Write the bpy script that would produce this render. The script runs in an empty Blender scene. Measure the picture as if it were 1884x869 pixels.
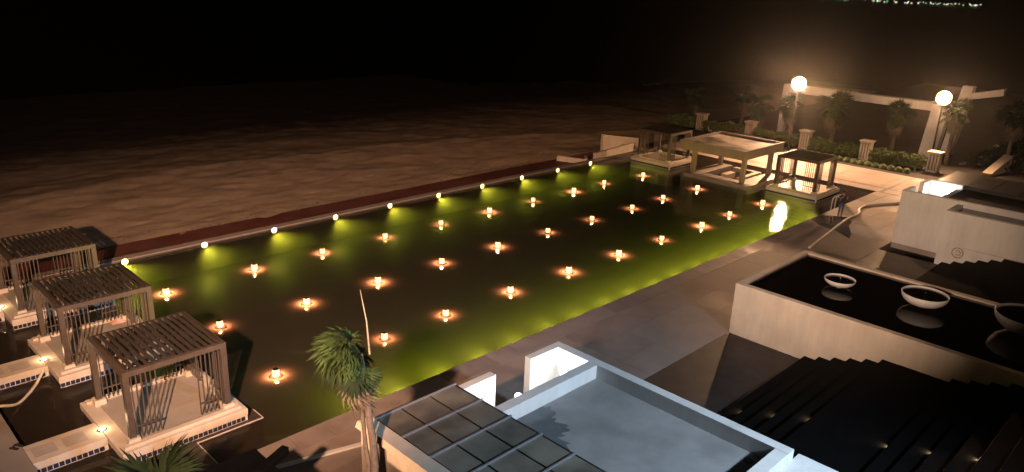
import bpy, bmesh, math, random
from mathutils import Vector, Matrix, Euler
random.seed(7)
R = math.radians
sc = bpy.context.scene
col = sc.collection

# ------------------------------------------------------------------ camera
f_px, pitch, roll, yaw = 1395.93, 0.3237815, 0.0392904, 0.774555
fw = Vector((math.cos(yaw)*math.cos(pitch), math.sin(yaw)*math.cos(pitch), -math.sin(pitch)))
rt0 = Vector((math.sin(yaw), -math.cos(yaw), 0))
up0 = rt0.cross(fw)
rt = math.cos(roll)*rt0 + math.sin(roll)*up0
up = -math.sin(roll)*rt0 + math.cos(roll)*up0
cd = bpy.data.cameras.new('camera')
cam = bpy.data.objects.new('camera', cd); col.objects.link(cam)
M = Matrix.Identity(4)
for i in range(3):
    M[i][0], M[i][1], M[i][2] = rt[i], up[i], -fw[i]
M.translation = Vector((-11.714, -33.0075, 13.856))
cam.matrix_world = M
cd.sensor_fit = 'HORIZONTAL'; cd.sensor_width = 36.0
cd.lens = f_px/1884*36.0
cd.clip_start = 0.1; cd.clip_end = 9000
sc.camera = cam

# ------------------------------------------------------------------ night sky, moon-weak sun, exposure
w = bpy.data.worlds.new('World'); sc.world = w; w.use_nodes = True
nt = w.node_tree; nt.nodes.clear()
wo = nt.nodes.new('ShaderNodeOutputWorld'); bg = nt.nodes.new('ShaderNodeBackground')
sky = nt.nodes.new('ShaderNodeTexSky'); sky.sky_type = 'NISHITA'; sky.sun_disc = False
sky.sun_elevation = R(-7); sky.sun_rotation = R(200)
bg.inputs['Strength'].default_value = 0.05
nt.links.new(sky.outputs[0], bg.inputs[0]); nt.links.new(bg.outputs[0], wo.inputs[0])

def lamp(name, kind, loc, energy, color, radius=.05, target=None, size=60, blend=.6, parent=None):
    l = bpy.data.lights.new(name, kind); l.energy = energy; l.color = color
    if kind == 'SUN': l.angle = radius
    else: l.shadow_soft_size = radius
    o = bpy.data.objects.new(name, l); col.objects.link(o); o.location = loc
    if target is not None:
        o.rotation_euler = (Vector(target)-Vector(loc)).to_track_quat('-Z', 'Y').to_euler()
    if kind == 'SPOT':
        l.spot_size = R(size); l.spot_blend = blend
    if parent is not None:
        o.parent = parent; o.matrix_parent_inverse = parent.matrix_world.inverted()
    return o

lamp('sun', 'SUN', (0, 0, 60), .012, (1, .8, .62), R(10), (14, 30, 0))
WARM = (1, .55, .33)
# the floodlight on the hotel front, left of the balcony the picture was taken from
lamp('hotel_floodlight', 'SPOT', (-14.5, -29.5, 13.4), 130000, WARM, .25, (44, 54, 0), 70, 1)
# its twin, turned along the deck
lamp('hotel_floodlight', 'SPOT', (-14.3, -29.6, 13.3), 56000, (1, .66, .47), .25, (38, -15.5, 0), 27.5, 1)
# garden spot low beside the terrace, on the canopy wall and the deck corner
lamp('garden_spot', 'SPOT', (-9.8, -25.5, 3.45), 6000, (1, .58, .34), .12, (-2.6, -17.2, 1.3), 70, .8)
# the cool entrance light of the hotel, over the pool house roof
lamp('hotel_cool_light', 'SPOT', (4.0, -38.0, 11.5), 17500, (.58, .76, .98), .3, (3.6, -23.0, 3), 80, 1)

sc.view_settings.view_transform = 'Standard'
sc.view_settings.look = 'None'
sc.view_settings.exposure = 0
sc.view_settings.gamma = 1
sc.render.engine = 'CYCLES'
cy = sc.cycles
cy.max_bounces = 6; cy.diffuse_bounces = 2; cy.glossy_bounces = 3; cy.transmission_bounces = 4
cy.transparent_max_bounces = 8; cy.volume_bounces = 0
cy.caustics_reflective = False; cy.caustics_refractive = False
cy.sample_clamp_indirect = 2.0
cy.use_denoising = True
try: cy.use_light_tree = True
except Exception: pass

# ------------------------------------------------------------------ materials
MATS = {}
def mat(name, color, rough=.7, noise=.0, scale=4., bump=.0, bscale=30., metallic=0., spec=.5, stain=None, stain_scale=.6, stain_amt=.5, streak=0.):
    m = bpy.data.materials.new(name); m.use_nodes = True
    n = m.node_tree; b = n.nodes['Principled BSDF']
    b.inputs['Roughness'].default_value = rough
    b.inputs['Metallic'].default_value = metallic
    b.inputs['Specular IOR Level'].default_value = spec
    tc = n.nodes.new('ShaderNodeTexCoord')
    geo = n.nodes.new('ShaderNodeNewGeometry')
    c = color
    if noise > 0 or stain:
        tx = n.nodes.new('ShaderNodeTexNoise'); tx.inputs['Scale'].default_value = scale
        tx.inputs['Detail'].default_value = 6; tx.inputs['Roughness'].default_value = .65
        n.links.new(geo.outputs['Position'], tx.inputs['Vector'])
        rp = n.nodes.new('ShaderNodeValToRGB')
        rp.color_ramp.elements[0].position = .3; rp.color_ramp.elements[1].position = .72
        rp.color_ramp.elements[0].color = tuple(x*(1-noise) for x in c)+(1,)
        rp.color_ramp.elements[1].color = tuple(min(1, x*(1+noise)) for x in c)+(1,)
        n.links.new(tx.outputs['Fac'], rp.inputs['Fac'])
        out = rp.outputs['Color']
        if stain:
            t2 = n.nodes.new('ShaderNodeTexNoise'); t2.inputs['Scale'].default_value = stain_scale
            t2.inputs['Detail'].default_value = 8; t2.inputs['Roughness'].default_value = .6
            n.links.new(geo.outputs['Position'], t2.inputs['Vector'])
            r2 = n.nodes.new('ShaderNodeValToRGB')
            r2.color_ramp.elements[0].position = .5; r2.color_ramp.elements[1].position = .62
            r2.color_ramp.elements[0].color = (0, 0, 0, 1); r2.color_ramp.elements[1].color = (stain_amt,)*3+(1,)
            n.links.new(t2.outputs['Fac'], r2.inputs['Fac'])
            mx = n.nodes.new('ShaderNodeMixRGB'); n.links.new(r2.outputs['Color'], mx.inputs[0])
            n.links.new(out, mx.inputs[1]); mx.inputs[2].default_value = tuple(stain)+(1,)
            out = mx.outputs[0]
            # stains are a little damp
            mr = n.nodes.new('ShaderNodeMapRange'); mr.inputs[3].default_value = rough; mr.inputs[4].default_value = max(.12, rough-.3)
            n.links.new(r2.outputs['Color'], mr.inputs[0]); n.links.new(mr.outputs[0], b.inputs['Roughness'])
        n.links.new(out, b.inputs['Base Color'])
    else:
        b.inputs['Base Color'].default_value = tuple(c)+(1,)
    if bump > 0:
        t3 = n.nodes.new('ShaderNodeTexNoise'); t3.inputs['Scale'].default_value = bscale; t3.inputs['Detail'].default_value = 5
        n.links.new(geo.outputs['Position'], t3.inputs['Vector'])
        bp = n.nodes.new('ShaderNodeBump'); bp.inputs['Strength'].default_value = bump; bp.inputs['Distance'].default_value = .02
        n.links.new(t3.outputs['Fac'], bp.inputs['Height']); n.links.new(bp.outputs[0], b.inputs['Normal'])
    if streak > 0:
        src = b.inputs['Base Color'].links[0].from_socket
        mp = n.nodes.new('ShaderNodeMapping'); mp.inputs['Scale'].default_value = (1.5, 1.5, .2)
        n.links.new(geo.outputs['Position'], mp.inputs['Vector'])
        t4 = n.nodes.new('ShaderNodeTexNoise'); t4.inputs['Scale'].default_value = 1.3; t4.inputs['Detail'].default_value = 3; t4.inputs['Roughness'].default_value = .7
        n.links.new(mp.outputs[0], t4.inputs['Vector'])
        mr2 = n.nodes.new('ShaderNodeMapRange'); mr2.inputs[1].default_value = .35; mr2.inputs[2].default_value = .7; mr2.inputs[3].default_value = 1-streak; mr2.inputs[4].default_value = 1.
        n.links.new(t4.outputs['Fac'], mr2.inputs[0])
        ml = n.nodes.new('ShaderNodeMixRGB'); ml.blend_type = 'MULTIPLY'; ml.inputs[0].default_value = 1
        n.links.new(src, ml.inputs[1]); n.links.new(mr2.outputs[0], ml.inputs[2]); n.links.new(ml.outputs[0], b.inputs['Base Color'])
    MATS[name] = m
    return m

def emit(name, color, strength):
    m = bpy.data.materials.new(name); m.use_nodes = True
    n = m.node_tree; n.nodes.clear()
    o = n.nodes.new('ShaderNodeOutputMaterial'); e = n.nodes.new('ShaderNodeEmission')
    e.inputs[0].default_value = tuple(color)+(1,); e.inputs[1].default_value = strength
    n.links.new(e.outputs[0], o.inputs[0]); MATS[name] = m
    return m

mat('cream', (.58, .50, .40), .75, .10, 1.4, .15, 60, stain=(.40, .33, .25), stain_scale=.7, stain_amt=.35, streak=.16)
mat('cream_floor', (.31, .27, .225), .55, .10, 2.2, .1, 40, stain=(.23, .195, .165), stain_scale=1.1, stain_amt=.4)
mat('inlay', (.40, .35, .30), .6, .12, 3, .1, 40)
mat('white_plaster', (.72, .70, .66), .75, .07, 1.0, .15, 50, stain=(.50, .47, .43), stain_scale=.5, stain_amt=.4, streak=.13)
mat('roof_floor', (.29, .275, .26), .6, .14, .9, .2, 25, stain=(.17, .165, .155), stain_scale=.42, stain_amt=.55)
mat('beige', (.22, .175, .14), .75, .12, 1.4, .15, 60, stain=(.14, .105, .08), stain_scale=.7, stain_amt=.5, streak=.15)
mat('gazebo_roof', (.40, .32, .25), .7, .12, 1.0, .2, 25, stain=(.07, .05, .038), stain_scale=.30, stain_amt=.95)
mat('deck_stone', (.31, .25, .215), .72, .10, .55, .12, 30, stain=(.18, .14, .125), stain_scale=.35, stain_amt=.55)
mat('deck_stone_b', (.285, .228, .196), .72, .10, .8, .12, 30, stain=(.17, .132, .118), stain_scale=.35, stain_amt=.6)
mat('joint', (.12, .095, .085), .8)
mat('coping', (.28, .235, .215), .65, .12, 1.1, .12, 30, stain=(.19, .15, .135), stain_scale=.8, stain_amt=.5)
mat('coping_b', (.22, .18, .165), .65, .12, 1.3, .12, 30, stain=(.16, .125, .11), stain_scale=.8, stain_amt=.5)
mat('kerb_stone', (.26, .215, .185), .55, .14, 1.5, .15, 40)
mat('band_stone', (.10, .07, .055), .5, .2, 2, .15, 40)
mat('damp_brown', (.07, .05, .036), .5, .3, 2, .1, 20)
mat('far_glass', (.05, .05, .05), .35, .3, 1.2)
mat('damp', (.12, .13, .13), .3, .25, 2, .1, 20)
mat('wet_stone', (.13, .115, .105), .12, .2, 1.5, .06, 20)
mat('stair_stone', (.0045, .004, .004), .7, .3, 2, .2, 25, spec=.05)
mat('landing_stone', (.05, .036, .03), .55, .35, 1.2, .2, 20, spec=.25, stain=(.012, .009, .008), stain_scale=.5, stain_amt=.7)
mat('red_path', (.10, .024, .014), .75, .25, 1.4, .4, 20, stain=(.07, .018, .011), stain_scale=.4, stain_amt=.5)
mat("float_disc", (.0022, .002, .0018), .85, .3, 5, spec=.05)  # near black, to hide the hot spot of light around each lantern
mat('timber', (.060, .046, .036), .42, .22, 6, .15, 60)
mat('timber_dark', (.028, .022, .018), .5, .25, 6, .15, 60)
mat('tile_blue', (.030, .030, .055), .18, .3, 9)
mat('grout', (.60, .58, .56), .8)
mat('ledge_tile', (.06, .048, .045), .3, .3, 5, .25, 24)
mat('pool_tile', (.004, .0045, .003), .6, .3, 1.2, spec=.1)
mat('dark_metal', (.010, .009, .009), .4, .2, 6)
mat('silver_metal', (.45, .45, .47), .35, .1, 8, metallic=.7)
mat('black_roof', (.003, .003, .003), .9, .2, 3, spec=.05)
mat('bright_steel', (.75, .75, .74), .35, metallic=.3)
mat('steel', (.62, .62, .62), .18, metallic=1.)
mat('hose', (.66, .58, .44), .5, .1, 4)
mat('bark', (.10, .078, .062), .9, .35, 9, .8, 25)
mat('leaf', (.028, .052, .014), .8, .35, 2.5, spec=.2)
mat('leaf_dark', (.009, .018, .006), .8, .35, 2.5, spec=.2)
mat('leaf_dead', (.11, .088, .062), .8, .3, 3)
mat('leaf_spear', (.24, .22, .17), .7)
mat('leaf_hedge', (.075, .105, .026), .6, .4, 3)
mat('rock', (.42, .41, .40), .9, .3, 2, .6, 8)
mat('soil', (.035, .028, .023), .95, .4, .5, .5, 6)
mat('bowl', (.62, .60, .57), .5, .08, 3, .05, 40)
mat('jeans', (.035, .075, .16), .8, .2, 12)
mat('shirt', (.018, .016, .030), .8, .2, 12)
mat('skin', (.38, .22, .15), .55)
mat('hair', (.012, .009, .008), .5)
mat('pink_cloth', (.55, .33, .27), .9, .1, 8)
mat('sole', (.02, .017, .015), .8)
emit('lantern_glow', (1, .50, .17), 3.2)
def lantern_shade():
    m = bpy.data.materials.new('lantern_shade'); m.use_nodes = True
    n = m.node_tree; n.nodes.clear()
    o = n.nodes.new('ShaderNodeOutputMaterial'); e = n.nodes.new('ShaderNodeEmission'); t = n.nodes.new('ShaderNodeBsdfTransparent'); a = n.nodes.new('ShaderNodeMixShader')
    e.inputs[0].default_value = (1, .52, .19, 1); e.inputs[1].default_value = 6; a.inputs[0].default_value = .45
    n.links.new(t.outputs[0], a.inputs[1]); n.links.new(e.outputs[0], a.inputs[2]); n.links.new(a.outputs[0], o.inputs[0])
    MATS['lantern_shade'] = m
lantern_shade()
emit('wall_lamp_glow', (1, .74, .28), 6)
emit('flood_glow', (1, .70, .36), 14)
emit('path_glow', (1, .72, .42), 6)
emit('cool_glow', (.80, .92, 1), 9)
emit('step_glow', (1, .78, .42), 3)
emit('city_white', (1, .86, .7), 2.5)
emit('city_green', (.12, 1, .35), 2.2)

def wave_bump(n, scale, strength, dist, stretch=(1, 1, 1)):
    geo = n.nodes.new('ShaderNodeNewGeometry')
    mp = n.nodes.new('ShaderNodeMapping'); mp.inputs['Scale'].default_value = stretch
    n.links.new(geo.outputs['Position'], mp.inputs['Vector'])
    t = n.nodes.new('ShaderNodeTexNoise'); t.inputs['Scale'].default_value = scale; t.inputs['Detail'].default_value = 3
    n.links.new(mp.outputs[0], t.inputs['Vector'])
    b = n.nodes.new('ShaderNodeBump'); b.inputs['Strength'].default_value = strength; b.inputs['Distance'].default_value = dist
    n.links.new(t.outputs['Fac'], b.inputs['Height'])
    return b

def make_pool_water():
    m = bpy.data.materials.new('pool_water'); m.use_nodes = True
    n = m.node_tree; n.nodes.clear()
    o = n.nodes.new('ShaderNodeOutputMaterial')
    fr = n.nodes.new('ShaderNodeFresnel'); fr.inputs['IOR'].default_value = 1.33
    tr = n.nodes.new('ShaderNodeBsdfTransparent'); tr.inputs[0].default_value = (.86, .9, .8, 1)
    gl = n.nodes.new('ShaderNodeBsdfGlossy'); gl.inputs['Roughness'].default_value = .04
    bp = wave_bump(n, 3.0, .30, .05)
    n.links.new(bp.outputs[0], gl.inputs['Normal']); n.links.new(bp.outputs[0], fr.inputs['Normal'])
    # turbid surface film, added to catch the halos of the lanterns
    df = n.nodes.new('ShaderNodeBsdfDiffuse'); df.inputs[0].default_value = (.50, .40, .30, 1)
    m1 = n.nodes.new('ShaderNodeMixShader'); m1.inputs[0].default_value = .055
    n.links.new(tr.outputs[0], m1.inputs[1]); n.links.new(df.outputs[0], m1.inputs[2])
    mx = n.nodes.new('ShaderNodeMixShader')
    n.links.new(fr.outputs[0], mx.inputs[0]); n.links.new(m1.outputs[0], mx.inputs[1]); n.links.new(gl.outputs[0], mx.inputs[2])
    n.links.new(mx.outputs[0], o.inputs['Surface'])
    vs = n.nodes.new('ShaderNodeVolumeScatter'); vs.inputs['Color'].default_value = (.60, .75, .25, 1)
    vs.inputs['Density'].default_value = .03; vs.inputs['Anisotropy'].default_value = .15
    va = n.nodes.new('ShaderNodeVolumeAbsorption'); va.inputs['Color'].default_value = (.20, .32, .0, 1)
    va.inputs['Density'].default_value = .5
    ad = n.nodes.new('ShaderNodeAddShader')
    n.links.new(vs.outputs[0], ad.inputs[0]); n.links.new(va.outputs[0], ad.inputs[1])
    n.links.new(ad.outputs[0], o.inputs['Volume'])
    MATS['pool_water'] = m
make_pool_water()

def make_dark_water(name, color, rough, scale, strength, dist, stretch=(1, 1, 1)):
    m = bpy.data.materials.new(name); m.use_nodes = True
    n = m.node_tree; b = n.nodes['Principled BSDF']
    b.inputs['Base Color'].default_value = tuple(color)+(1,); b.inputs['Roughness'].default_value = rough
    b.inputs['IOR'].default_value = 1.33
    bp = wave_bump(n, scale, strength, dist, stretch); n.links.new(bp.outputs[0], b.inputs['Normal'])
    MATS[name] = m
make_dark_water('sea_water', (.006, .007, .008), .22, .35, .6, .4, (.35, 1, 1))
make_dark_water('pond_water', (.003, .003, .0035), .05, 2., .05, .03)

def make_sand():
    m = bpy.data.materials.new('sand'); m.use_nodes = True
    n = m.node_tree; b = n.nodes['Principled BSDF']; b.inputs['Roughness'].default_value = .95
    b.inputs['Specular IOR Level'].default_value = .15
    geo = n.nodes.new('ShaderNodeNewGeometry')
    t = n.nodes.new('ShaderNodeTexNoise'); t.inputs['Scale'].default_value = .35; t.inputs['Detail'].default_value = 9; t.inputs['Roughness'].default_value = .7
    n.links.new(geo.outputs['Position'], t.inputs['Vector'])
    rp = n.nodes.new('ShaderNodeValToRGB')
    rp.color_ramp.elements[0].position = .32; rp.color_ramp.elements[0].color = (.25, .178, .118, 1)
    rp.color_ramp.elements[1].position = .66; rp.color_ramp.elements[1].color = (.36, .262, .178, 1)
    n.links.new(t.outputs['Fac'], rp.inputs['Fac'])
    # darker towards the sea: wet sand, with the floodlight's fade painted in
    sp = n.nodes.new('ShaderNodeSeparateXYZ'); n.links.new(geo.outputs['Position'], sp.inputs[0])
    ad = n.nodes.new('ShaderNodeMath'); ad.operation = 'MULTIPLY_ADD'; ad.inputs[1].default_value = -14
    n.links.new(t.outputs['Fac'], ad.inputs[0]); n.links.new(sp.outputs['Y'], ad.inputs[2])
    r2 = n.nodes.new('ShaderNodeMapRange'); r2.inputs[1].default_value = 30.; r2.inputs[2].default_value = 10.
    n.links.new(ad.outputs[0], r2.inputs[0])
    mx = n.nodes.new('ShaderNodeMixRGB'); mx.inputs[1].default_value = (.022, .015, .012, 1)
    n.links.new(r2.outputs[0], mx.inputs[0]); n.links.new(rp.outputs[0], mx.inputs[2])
    n.links.new(mx.outputs[0], b.inputs['Base Color'])
    t2 = n.nodes.new('ShaderNodeTexNoise'); t2.inputs['Scale'].default_value = 3.; t2.inputs['Detail'].default_value = 8; t2.inputs['Roughness'].default_value = .75
    n.links.new(geo.outputs['Position'], t2.inputs['Vector'])
    bp = n.nodes.new('ShaderNodeBump'); bp.inputs['Strength'].default_value = .40; bp.inputs['Distance'].default_value = .10
    n.links.new(t2.outputs['Fac'], bp.inputs['Height']); n.links.new(bp.outputs[0], b.inputs['Normal'])
    MATS['sand'] = m
make_sand()

def make_glass():
    m = bpy.data.materials.new('smoked_glass'); m.use_nodes = True
    n = m.node_tree; b = n.nodes['Principled BSDF']
    geo = n.nodes.new('ShaderNodeNewGeometry')
    t = n.nodes.new('ShaderNodeTexNoise'); t.inputs['Scale'].default_value = .8; t.inputs['Detail'].default_value = 4
    n.links.new(geo.outputs['Position'], t.inputs['Vector'])
    rp = n.nodes.new('ShaderNodeValToRGB')
    rp.color_ramp.elements[0].position = .35; rp.color_ramp.elements[0].color = (.10, .09, .075, 1)
    rp.color_ramp.elements[1].position = .65; rp.color_ramp.elements[1].color = (.24, .215, .17, 1)
    n.links.new(t.outputs['Fac'], rp.inputs['Fac']); n.links.new(rp.outputs[0], b.inputs['Base Color'])
    b.inputs['Roughness'].default_value = .28; b.inputs['Alpha'].default_value = .82
    MATS['smoked_glass'] = m
make_glass()

# ------------------------------------------------------------------ mesh helpers
class MB:
    def __init__(s): s.v = []; s.f = []
    def box(s, x0, y0, z0, x1, y1, z1):
        i = len(s.v)
        s.v += [(x0,y0,z0),(x1,y0,z0),(x1,y1,z0),(x0,y1,z0),(x0,y0,z1),(x1,y0,z1),(x1,y1,z1),(x0,y1,z1)]
        s.f += [(i,i+3,i+2,i+1),(i+4,i+5,i+6,i+7),(i,i+1,i+5,i+4),(i+1,i+2,i+6,i+5),(i+2,i+3,i+7,i+6),(i+3,i,i+4,i+7)]
        return s
    def poly(s, pts, faces):
        i = len(s.v); s.v += [tuple(p) for p in pts]; s.f += [tuple(i+k for k in q) for q in faces]; return s
    def prism(s, pts, z0, z1):
        n = len(pts); i = len(s.v)
        s.v += [(p[0],p[1],z0) for p in pts]+[(p[0],p[1],z1) for p in pts]
        s.f += [tuple(i+k for k in range(n-1,-1,-1)), tuple(i+n+k for k in range(n))]
        s.f += [(i+k, i+(k+1)%n, i+n+(k+1)%n, i+n+k) for k in range(n)]
        return s
    def lathe(s, prof, n=20, c=(0,0,0), caps=True):
        i = len(s.v)
        for r, z in prof:
            for k in range(n):
                a = 2*math.pi*k/n; s.v.append((c[0]+r*math.cos(a), c[1]+r*math.sin(a), c[2]+z))
        for j in range(len(prof)-1):
            for k in range(n):
                s.f.append((i+j*n+k, i+j*n+(k+1)%n, i+(j+1)*n+(k+1)%n, i+(j+1)*n+k))
        if caps:
            s.f.append(tuple(i+k for k in range(n-1,-1,-1))); L = i+(len(prof)-1)*n
            s.f.append(tuple(L+k for k in range(n)))
        return s
    def tube(s, pts, rad, n=8, caps=True):
        i = len(s.v); P = [Vector(p) for p in pts]
        if not isinstance(rad, (list, tuple)): rad = [rad]*len(P)
        for j, p in enumerate(P):
            d = (P[min(j+1,len(P)-1)]-P[max(j-1,0)]).normalized()
            a = d.cross(Vector((0,0,1)) if abs(d.z) < .95 else Vector((1,0,0))).normalized(); b = d.cross(a)
            for k in range(n):
                t = 2*math.pi*k/n; s.v.append(tuple(p+rad[j]*(math.cos(t)*a+math.sin(t)*b)))
        for j in range(len(P)-1):
            for k in range(n):
                s.f.append((i+j*n+k, i+j*n+(k+1)%n, i+(j+1)*n+(k+1)%n, i+(j+1)*n+k))
        if caps:
            s.f.append(tuple(i+k for k in range(n-1,-1,-1))); L = i+(len(P)-1)*n
            s.f.append(tuple(L+k for k in range(n)))
        return s
    def mesh(s, name, m, smooth=False):
        me = bpy.data.meshes.new(name); me.from_pydata(s.v, [], s.f); me.materials.append(MATS[m])
        bm = bmesh.new(); bm.from_mesh(me); bmesh.ops.recalc_face_normals(bm, faces=bm.faces); bm.to_mesh(me); bm.free()
        if smooth: me.polygons.foreach_set('use_smooth', [True]*len(me.polygons))
        return me
    def build(s, name, m, parent=None, smooth=False, bevel=0):
        o = bpy.data.objects.new(name, s.mesh(name, m, smooth)); col.objects.link(o)
        if parent is not None: o.parent = parent
        if bevel:
            b = o.modifiers.new('bevel', 'BEVEL'); b.width = bevel; b.segments = 2; b.limit_method = 'ANGLE'
        return o

def link(name, me, parent=None, loc=(0,0,0), rot=(0,0,0), scale=(1,1,1)):
    o = bpy.data.objects.new(name, me); col.objects.link(o); o.parent = parent
    o.location = loc; o.rotation_euler = rot; o.scale = scale
    return o
def tag(o, label, cat, group=None):
    o['label'] = label; o['category'] = cat
    if group: o['group'] = group
    return o
def struct(o): o['kind'] = 'structure'; return o
def thing(name, label, cat, loc=(0,0,0), rz=0, group=None):
    o = bpy.data.objects.new(name, None); col.objects.link(o); o.empty_display_size = .2
    o.location = loc; o.rotation_euler = (0,0,rz)
    bpy.context.view_layer.update()
    return tag(o, label, cat, group)
def box(name, m, b, parent=None, bevel=0):
    return MB().box(*b).build(name, m, parent, bevel=bevel)
ORD = ['first','second','third','fourth','fifth','sixth','seventh','eighth','ninth','tenth']

# ================================================================== SETTING
# sea
o = MB().poly([(-1500,30,-1.5),(129,30,-1.5),(6000,30,-1.5),(6000,7000,-1.5),(129,7000,-1.5),(-1500,7000,-1.5),(129,-600,-1.5),(6000,-600,-1.5)], [(0,1,4,5),(1,2,3,4),(6,7,2,1)]).build('sea', 'sea_water'); struct(o)
# ground sheet under everything inland
o = MB().poly([(-400,-600,-1.75),(131,-600,-1.75),(131,34,-1.75),(-400,34,-1.75)], [(0,1,2,3)]).build('ground', 'soil'); struct(o)

# beach: height field
def beach_z(x, y):
    from mathutils import noise as N
    crest = 20.5 + 1.6*math.sin(x*.11)+1.2*N.noise(Vector((x*.08, 3.1, 0)))
    if x > 34: crest -= (x-34)*.42
    z = -.31+.07*N.noise(Vector((x*.7, y*.9, 4.)))*max(0, 1-(y-8)/2.5)
    t = (y-8.0)/(crest-8.0)
    z += .30*max(0, min(1, t))**1.5
    if y > crest:
        q = y-crest; z -= .22*(1-math.exp(-q/1.6)) + q*.02
    z += .12*N.noise(Vector((x*.22, y*.35, .5)))*min(1, max(0, (y-8)/2.5)) + .08*N.noise(Vector((x*.9, y*1.1, 2.5)))*min(1, max(0, (y-8.2)/1.5))
    # footprints and rake marks
    f = N.noise(Vector((x*2.1, y*2.3, 9)))
    if f > .42: z -= (f-.42)*.35*min(1, max(0, (y-8.2)/1.))
    return z
nx, ny = 380, 190
vs = []; fs = []
for j in range(ny+1):
    t = j/ny; y = 8.0+62*t**1.7
    for i in range(nx+1):
        x = -30+150*(i/nx)
        vs.append((x, y, beach_z(x, y)))
for j in range(ny):
    for i in range(nx):
        a = j*(nx+1)+i; fs.append((a, a+1, a+nx+2, a+nx+1))
b = MB(); b.v = vs; b.f = fs
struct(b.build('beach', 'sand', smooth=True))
db = MB(); rr = random.Random(21)
for k in range(170):
    x = rr.uniform(-12, 40); y = 8.5+abs(rr.gauss(0, 1.6)); q = rr.uniform(.04, .16); z = max(beach_z(x, y), -.27)
    pts = [(x+q*rr.uniform(.5, 1.4)*math.cos(a*1.05), y+q*rr.uniform(.4, 1.)*math.sin(a*1.05), z-.02) for a in range(6)]+[(x+rr.uniform(-.3, .3)*q, y+rr.uniform(-.3, .3)*q, z+q*.45)]
    db.poly(pts, [(a, (a+1) % 6, 6) for a in range(6)])
t = db.build('beach_debris', 'leaf_dead'); t['kind'] = 'stuff'; t['label'] = 'dark weed and debris scattered along the sand edge by the promenade'; t['category'] = 'debris'
# low foam lines and weed on the wet shore are in the sand relief; red promenade
struct(box('promenade', 'red_path', (-30, 5.62, -.9, 40.5, 8.6, -.27)))
# sea-side kerb
kb = struct(box('pool_kerb', 'band_stone', (-8.07, 5.09, -1.5, 46.2, 5.62, .085)))
me = MB().box(.01, 5.07, .085, 1.985, 5.6, .13).mesh('kerb_slab', 'kerb_stone')
for i in range(23):
    link('kerb_slab', me, kb, (-8.05+2*i, 0, random.uniform(-.004, .006)))

# pool basin
pb = MB()
pb.box(-8.3, -14.1, -1.7, 46.4, 5.09, -1.45)
struct(pb.build('pool_floor', 'pool_tile'))
# the water, a closed body of turbid water
pw = MB().box(-8.09, -13.97, -1.6, 46.22, 5.11, 0).build('pool_water', 'pool_water'); struct(pw)

# decks
dk = MB()
dk.box(-8.07, -19.2, -1.5, 46.2, -13.95, .10)
dk.box(46.2, -19.2, -1.5, 53.4, 5.6, .101)
deck = struct(dk.build('pool_deck', 'joint'))
sl = [MB().box(.006, .006, 0, 2.394, 1.434, .011).mesh('deck_slab', m_) for m_ in ('deck_stone', 'deck_stone', 'deck_stone_b')]
for i in range(22):
    for j in range(3):
        link('deck_slab', random.choice(sl), deck, (-6.7+2.4*i, -19.19+1.44*j, .101+random.uniform(-.0015, .0015)))
sl2 = [MB().box(.006, .006, 0, 1.79, 1.89, .011).mesh('deck_slab', m_) for m_ in ('deck_stone', 'deck_stone_b')]
for i in range(4):
    for j in range(13):
        link('deck_slab', random.choice(sl2), deck, (46.21+1.796*i, -19.15+1.9*j, .102+random.uniform(-.0015, .0015)))
cm = [MB().box(.008, -14.86, .10, 1.192, -13.93, .116).mesh('coping_slab', 'coping'), MB().box(.008, -14.86, .10, 1.192, -13.93, .116).mesh('coping_slab', 'coping_b')]
for i in range(45):
    link('coping_slab', cm[1 if random.random() < .33 else 0], deck, (-7.9+1.2*i, 0, random.uniform(-.004, .004)))
for bnd in [(47.5, -19.1, .1135, 47.75, 5.5, .1165), (46.3, -14.35, .1135, 53.3, -14.1, .117)]:
    box('border_strip', 'band_stone', bnd, deck)
wet = MB().prism([(35.0,-14.0),(36.3,-13.97),(37.0,-14.6),(37.4,-15.3),(36.6,-16.0),(35.6,-16.2),(34.0,-17.0),(33.0,-17.3),(33.8,-16.2),(34.2,-15.0)], .119, .1215).build('wet_patch', 'wet_stone', deck)
# the terrace on the left, from which the walkways start
struct(box('terrace', 'cream_floor', (-40, -34, -1.7, -8.07, 5.6, .45)))
struct(box('lower_terrace', 'deck_stone', (-8.07, -40, -1.6, -2.8, -19.2, .098)))
# angled white drain edge on the deck
MB().prism([(-3.2,-14.98),(-.2,-15.78),(-.23,-15.92),(-3.24,-15.12)], .10, .17).build('drain_edge', 'white_plaster', deck)

# garden on the right
gd = struct(box('garden_ground', 'soil', (53.4, -60, -1.5, 130, 9.5, .06)))

# ================================================================== CABANAS
def tile_band(mb, gb, x0, y0, x1, y1, z0, z1, side):
    """square mosaic tiles along one platform face; side = outward normal axis"""
    p = .155; g = .02
    if side in ('y-', 'y+'):
        y = y0; s = -1 if side == 'y-' else 1
        n = int((x1-x0)/p)
        for k in range(n):
            a = x0+k*p
            mb.box(a+g/2, min(y, y+s*.012), z0, a+p-g/2, max(y, y+s*.012), z1)
    else:
        x = x0; s = -1 if side == 'x-' else 1
        n = int((y1-y0)/p)
        for k in range(n):
            a = y0+k*p
            mb.box(min(x, x+s*.012), a+g/2, z0, max(x, x+s*.012), a+p-g/2, z1)

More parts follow.
